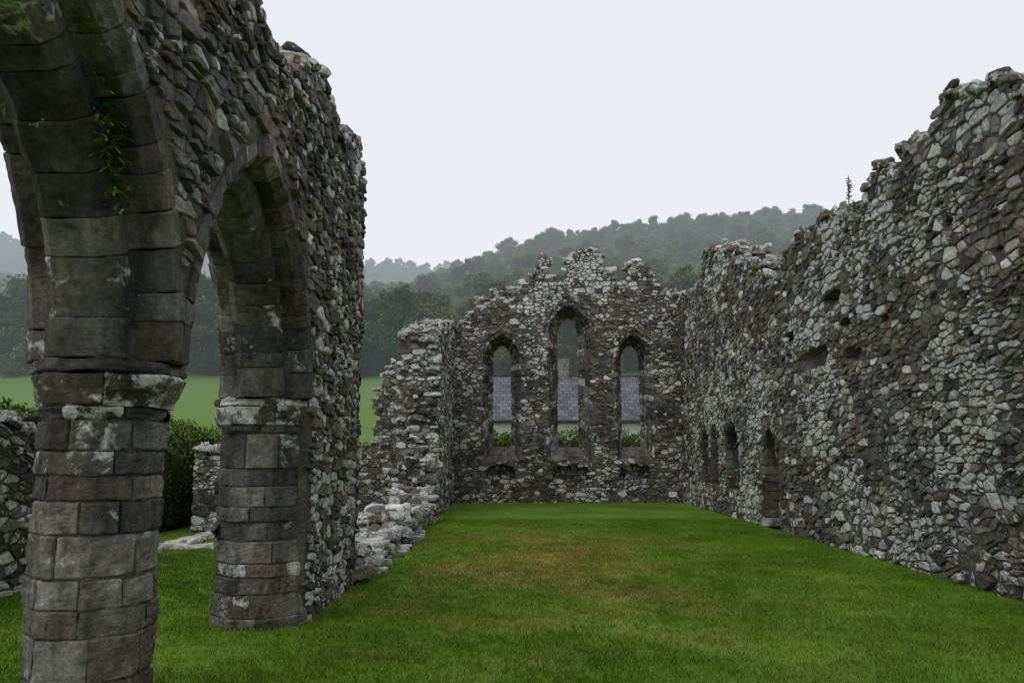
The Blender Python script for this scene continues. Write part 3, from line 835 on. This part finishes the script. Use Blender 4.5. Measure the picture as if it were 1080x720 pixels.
# ================================================================ wall plants
def fern(name,c,nrm,n,L):
    mb=MB(); c=Vector(c); nrm=Vector(nrm)
    for _ in range(n):
        d=(nrm*U(.3,1)+Vector((U(-.7,.7),U(-.7,.7),U(-.3,.7)))).normalized(); l=L*U(.5,1.1)
        p=c.copy()+Vector((U(-.05,.05),U(-.09,.09),U(-.12,.12))); seg=7; k=U(.7,1.5)
        for i in range(seg):
            d2=(d+Vector((0,0,-.16*i))).normalized(); p2=p+d2*l/seg; w=l*.16*(1-i/seg)+.004
            sd=d2.cross(Vector((0,0,1))).normalized()
            mb.add([tuple(p),tuple(lerp(p,p2,.6)+sd*w),tuple(p2)],[(0,1,2)],(k,k,k*.8)); mb.add([tuple(p),tuple(lerp(p,p2,.6)-sd*w),tuple(p2)],[(0,1,2)],(k,k,k*.8)); p=p2
    return mb.build(name,M_fern)
for (x,y,z,n,l) in ((-2.18,4.02,3.42,30,.14),(-2.18,4.10,3.28,34,.15),(-2.18,4.2,3.08,26,.13),(-2.18,4.26,2.95,14,.1),(-2.17,4.42,2.46,14,.09),(-2.1,3.72,3.75,24,.14)):
    fern('wall_fern',(x,y,z),(.8,-.5,.1),n,l)
for (x,y,z,n,l) in ((5.5,18.0,5.65,40,.3),(5.5,17.3,5.3,25,.25),(5.45,15.8,5.55,20,.2),(5.5,12.5,5.4,22,.22),(5.4,10.6,5.0,14,.2),(5.45,20.2,6.6,14,.2),(5.42,11.7,4.2,12,.15),(5.42,14.5,3.5,12,.16),(5.45,9.9,5.6,10,.15),(3.4,26.4,7.2,14,.2),(5.3,25.9,6.6,16,.25),(-2.0,9.4,4.4,8,.12),(-1.95,20.6,2.1,8,.15)):
    fern('wall_fern',(x,y,z),(-.6,-.2,.6),n,l)
mb=MB()
bx,by,bz=5.62,13.1,5.62
def stick(a,b,r):
    a=Vector(a);b=Vector(b);d=(b-a).normalized();t=d.orthogonal().normalized();q=d.cross(t);v=[]
    for p,rr in ((a,r),(b,r*.6)):
        for i in range(5): an=i*1.2566; v.append(tuple(p+t*rr*math.cos(an)+q*rr*math.sin(an)))
    mb.add(v,[(i,(i+1)%5,(i+1)%5+5,i+5) for i in range(5)])
for s in range(2):
    tx=bx+U(-.03,.03); ty=by+U(-.03,.03); h=U(.5,.62)
    stick((bx,by,bz),(tx,ty,bz+h),.011)
    for k in range(28):
        z=bz+h*U(.35,1.02); l=U(.02,.06); a=U(0,6.28); f=(z-bz)/h
        p=(lerp(bx,tx,f),lerp(by,ty,f),z); e=(p[0]+l*math.cos(a),p[1]+l*math.sin(a),z+U(0,.05)); stick(p,e,.006)
        leafquad(mb,e,.035,(1,1,1))
mb.build('dead_weed',M_stem)

# ================================================================ world, sun, camera
w=bpy.data.worlds.new("World"); scn.world=w; w.use_nodes=True; nt=w.node_tree; nt.nodes.clear()
sky=nt.nodes.new('ShaderNodeTexSky'); sky.sky_type='NISHITA'; sky.sun_disc=False; sky.sun_elevation=math.radians(55); sky.sun_rotation=math.radians(200)
tc=nt.nodes.new('ShaderNodeTexCoord'); sp=nt.nodes.new('ShaderNodeSeparateXYZ'); nt.links.new(tc.outputs['Generated'],sp.inputs[0])
mrn=nt.nodes.new('ShaderNodeMapRange'); nt.links.new(sp.outputs[2],mrn.inputs[0]); mrn.inputs[1].default_value=0; mrn.inputs[2].default_value=.8
cl=nt.nodes.new('ShaderNodeMix'); cl.data_type='RGBA'; nt.links.new(mrn.outputs[0],cl.inputs[0]); cl.inputs[6].default_value=(9.1,9.3,9.6,1); cl.inputs[7].default_value=(8.6,8.9,9.5,1)
mx=nt.nodes.new('ShaderNodeMix'); mx.data_type='RGBA'; mx.inputs[0].default_value=.95
nt.links.new(sky.outputs[0],mx.inputs[6]); nt.links.new(cl.outputs[2],mx.inputs[7])
bg=nt.nodes.new('ShaderNodeBackground'); bg.inputs[1].default_value=.097; wo=nt.nodes.new('ShaderNodeOutputWorld')
nt.links.new(mx.outputs[2],bg.inputs[0]); nt.links.new(bg.outputs[0],wo.inputs[0])
sl=bpy.data.lights.new('sun','SUN'); sl.energy=.9; sl.angle=math.radians(30); sl.color=(1,.97,.93)
so=bpy.data.objects.new('sun',sl); scn.collection.objects.link(so); so.rotation_euler=(math.radians(35),0,math.radians(-20)); so.location=(0,0,30)
cam=bpy.data.cameras.new('camera'); cam.sensor_width=36; cam.lens=36*847/1080; cam.clip_end=3000; cam.clip_start=.05
co=bpy.data.objects.new('camera',cam); scn.collection.objects.link(co); co.location=(0,0,1.6); co.rotation_euler=(math.radians(90+7.9),0,math.radians(.2))
scn.camera=co
scn.view_settings.view_transform='Standard'; scn.view_settings.look='None'; scn.view_settings.exposure=0
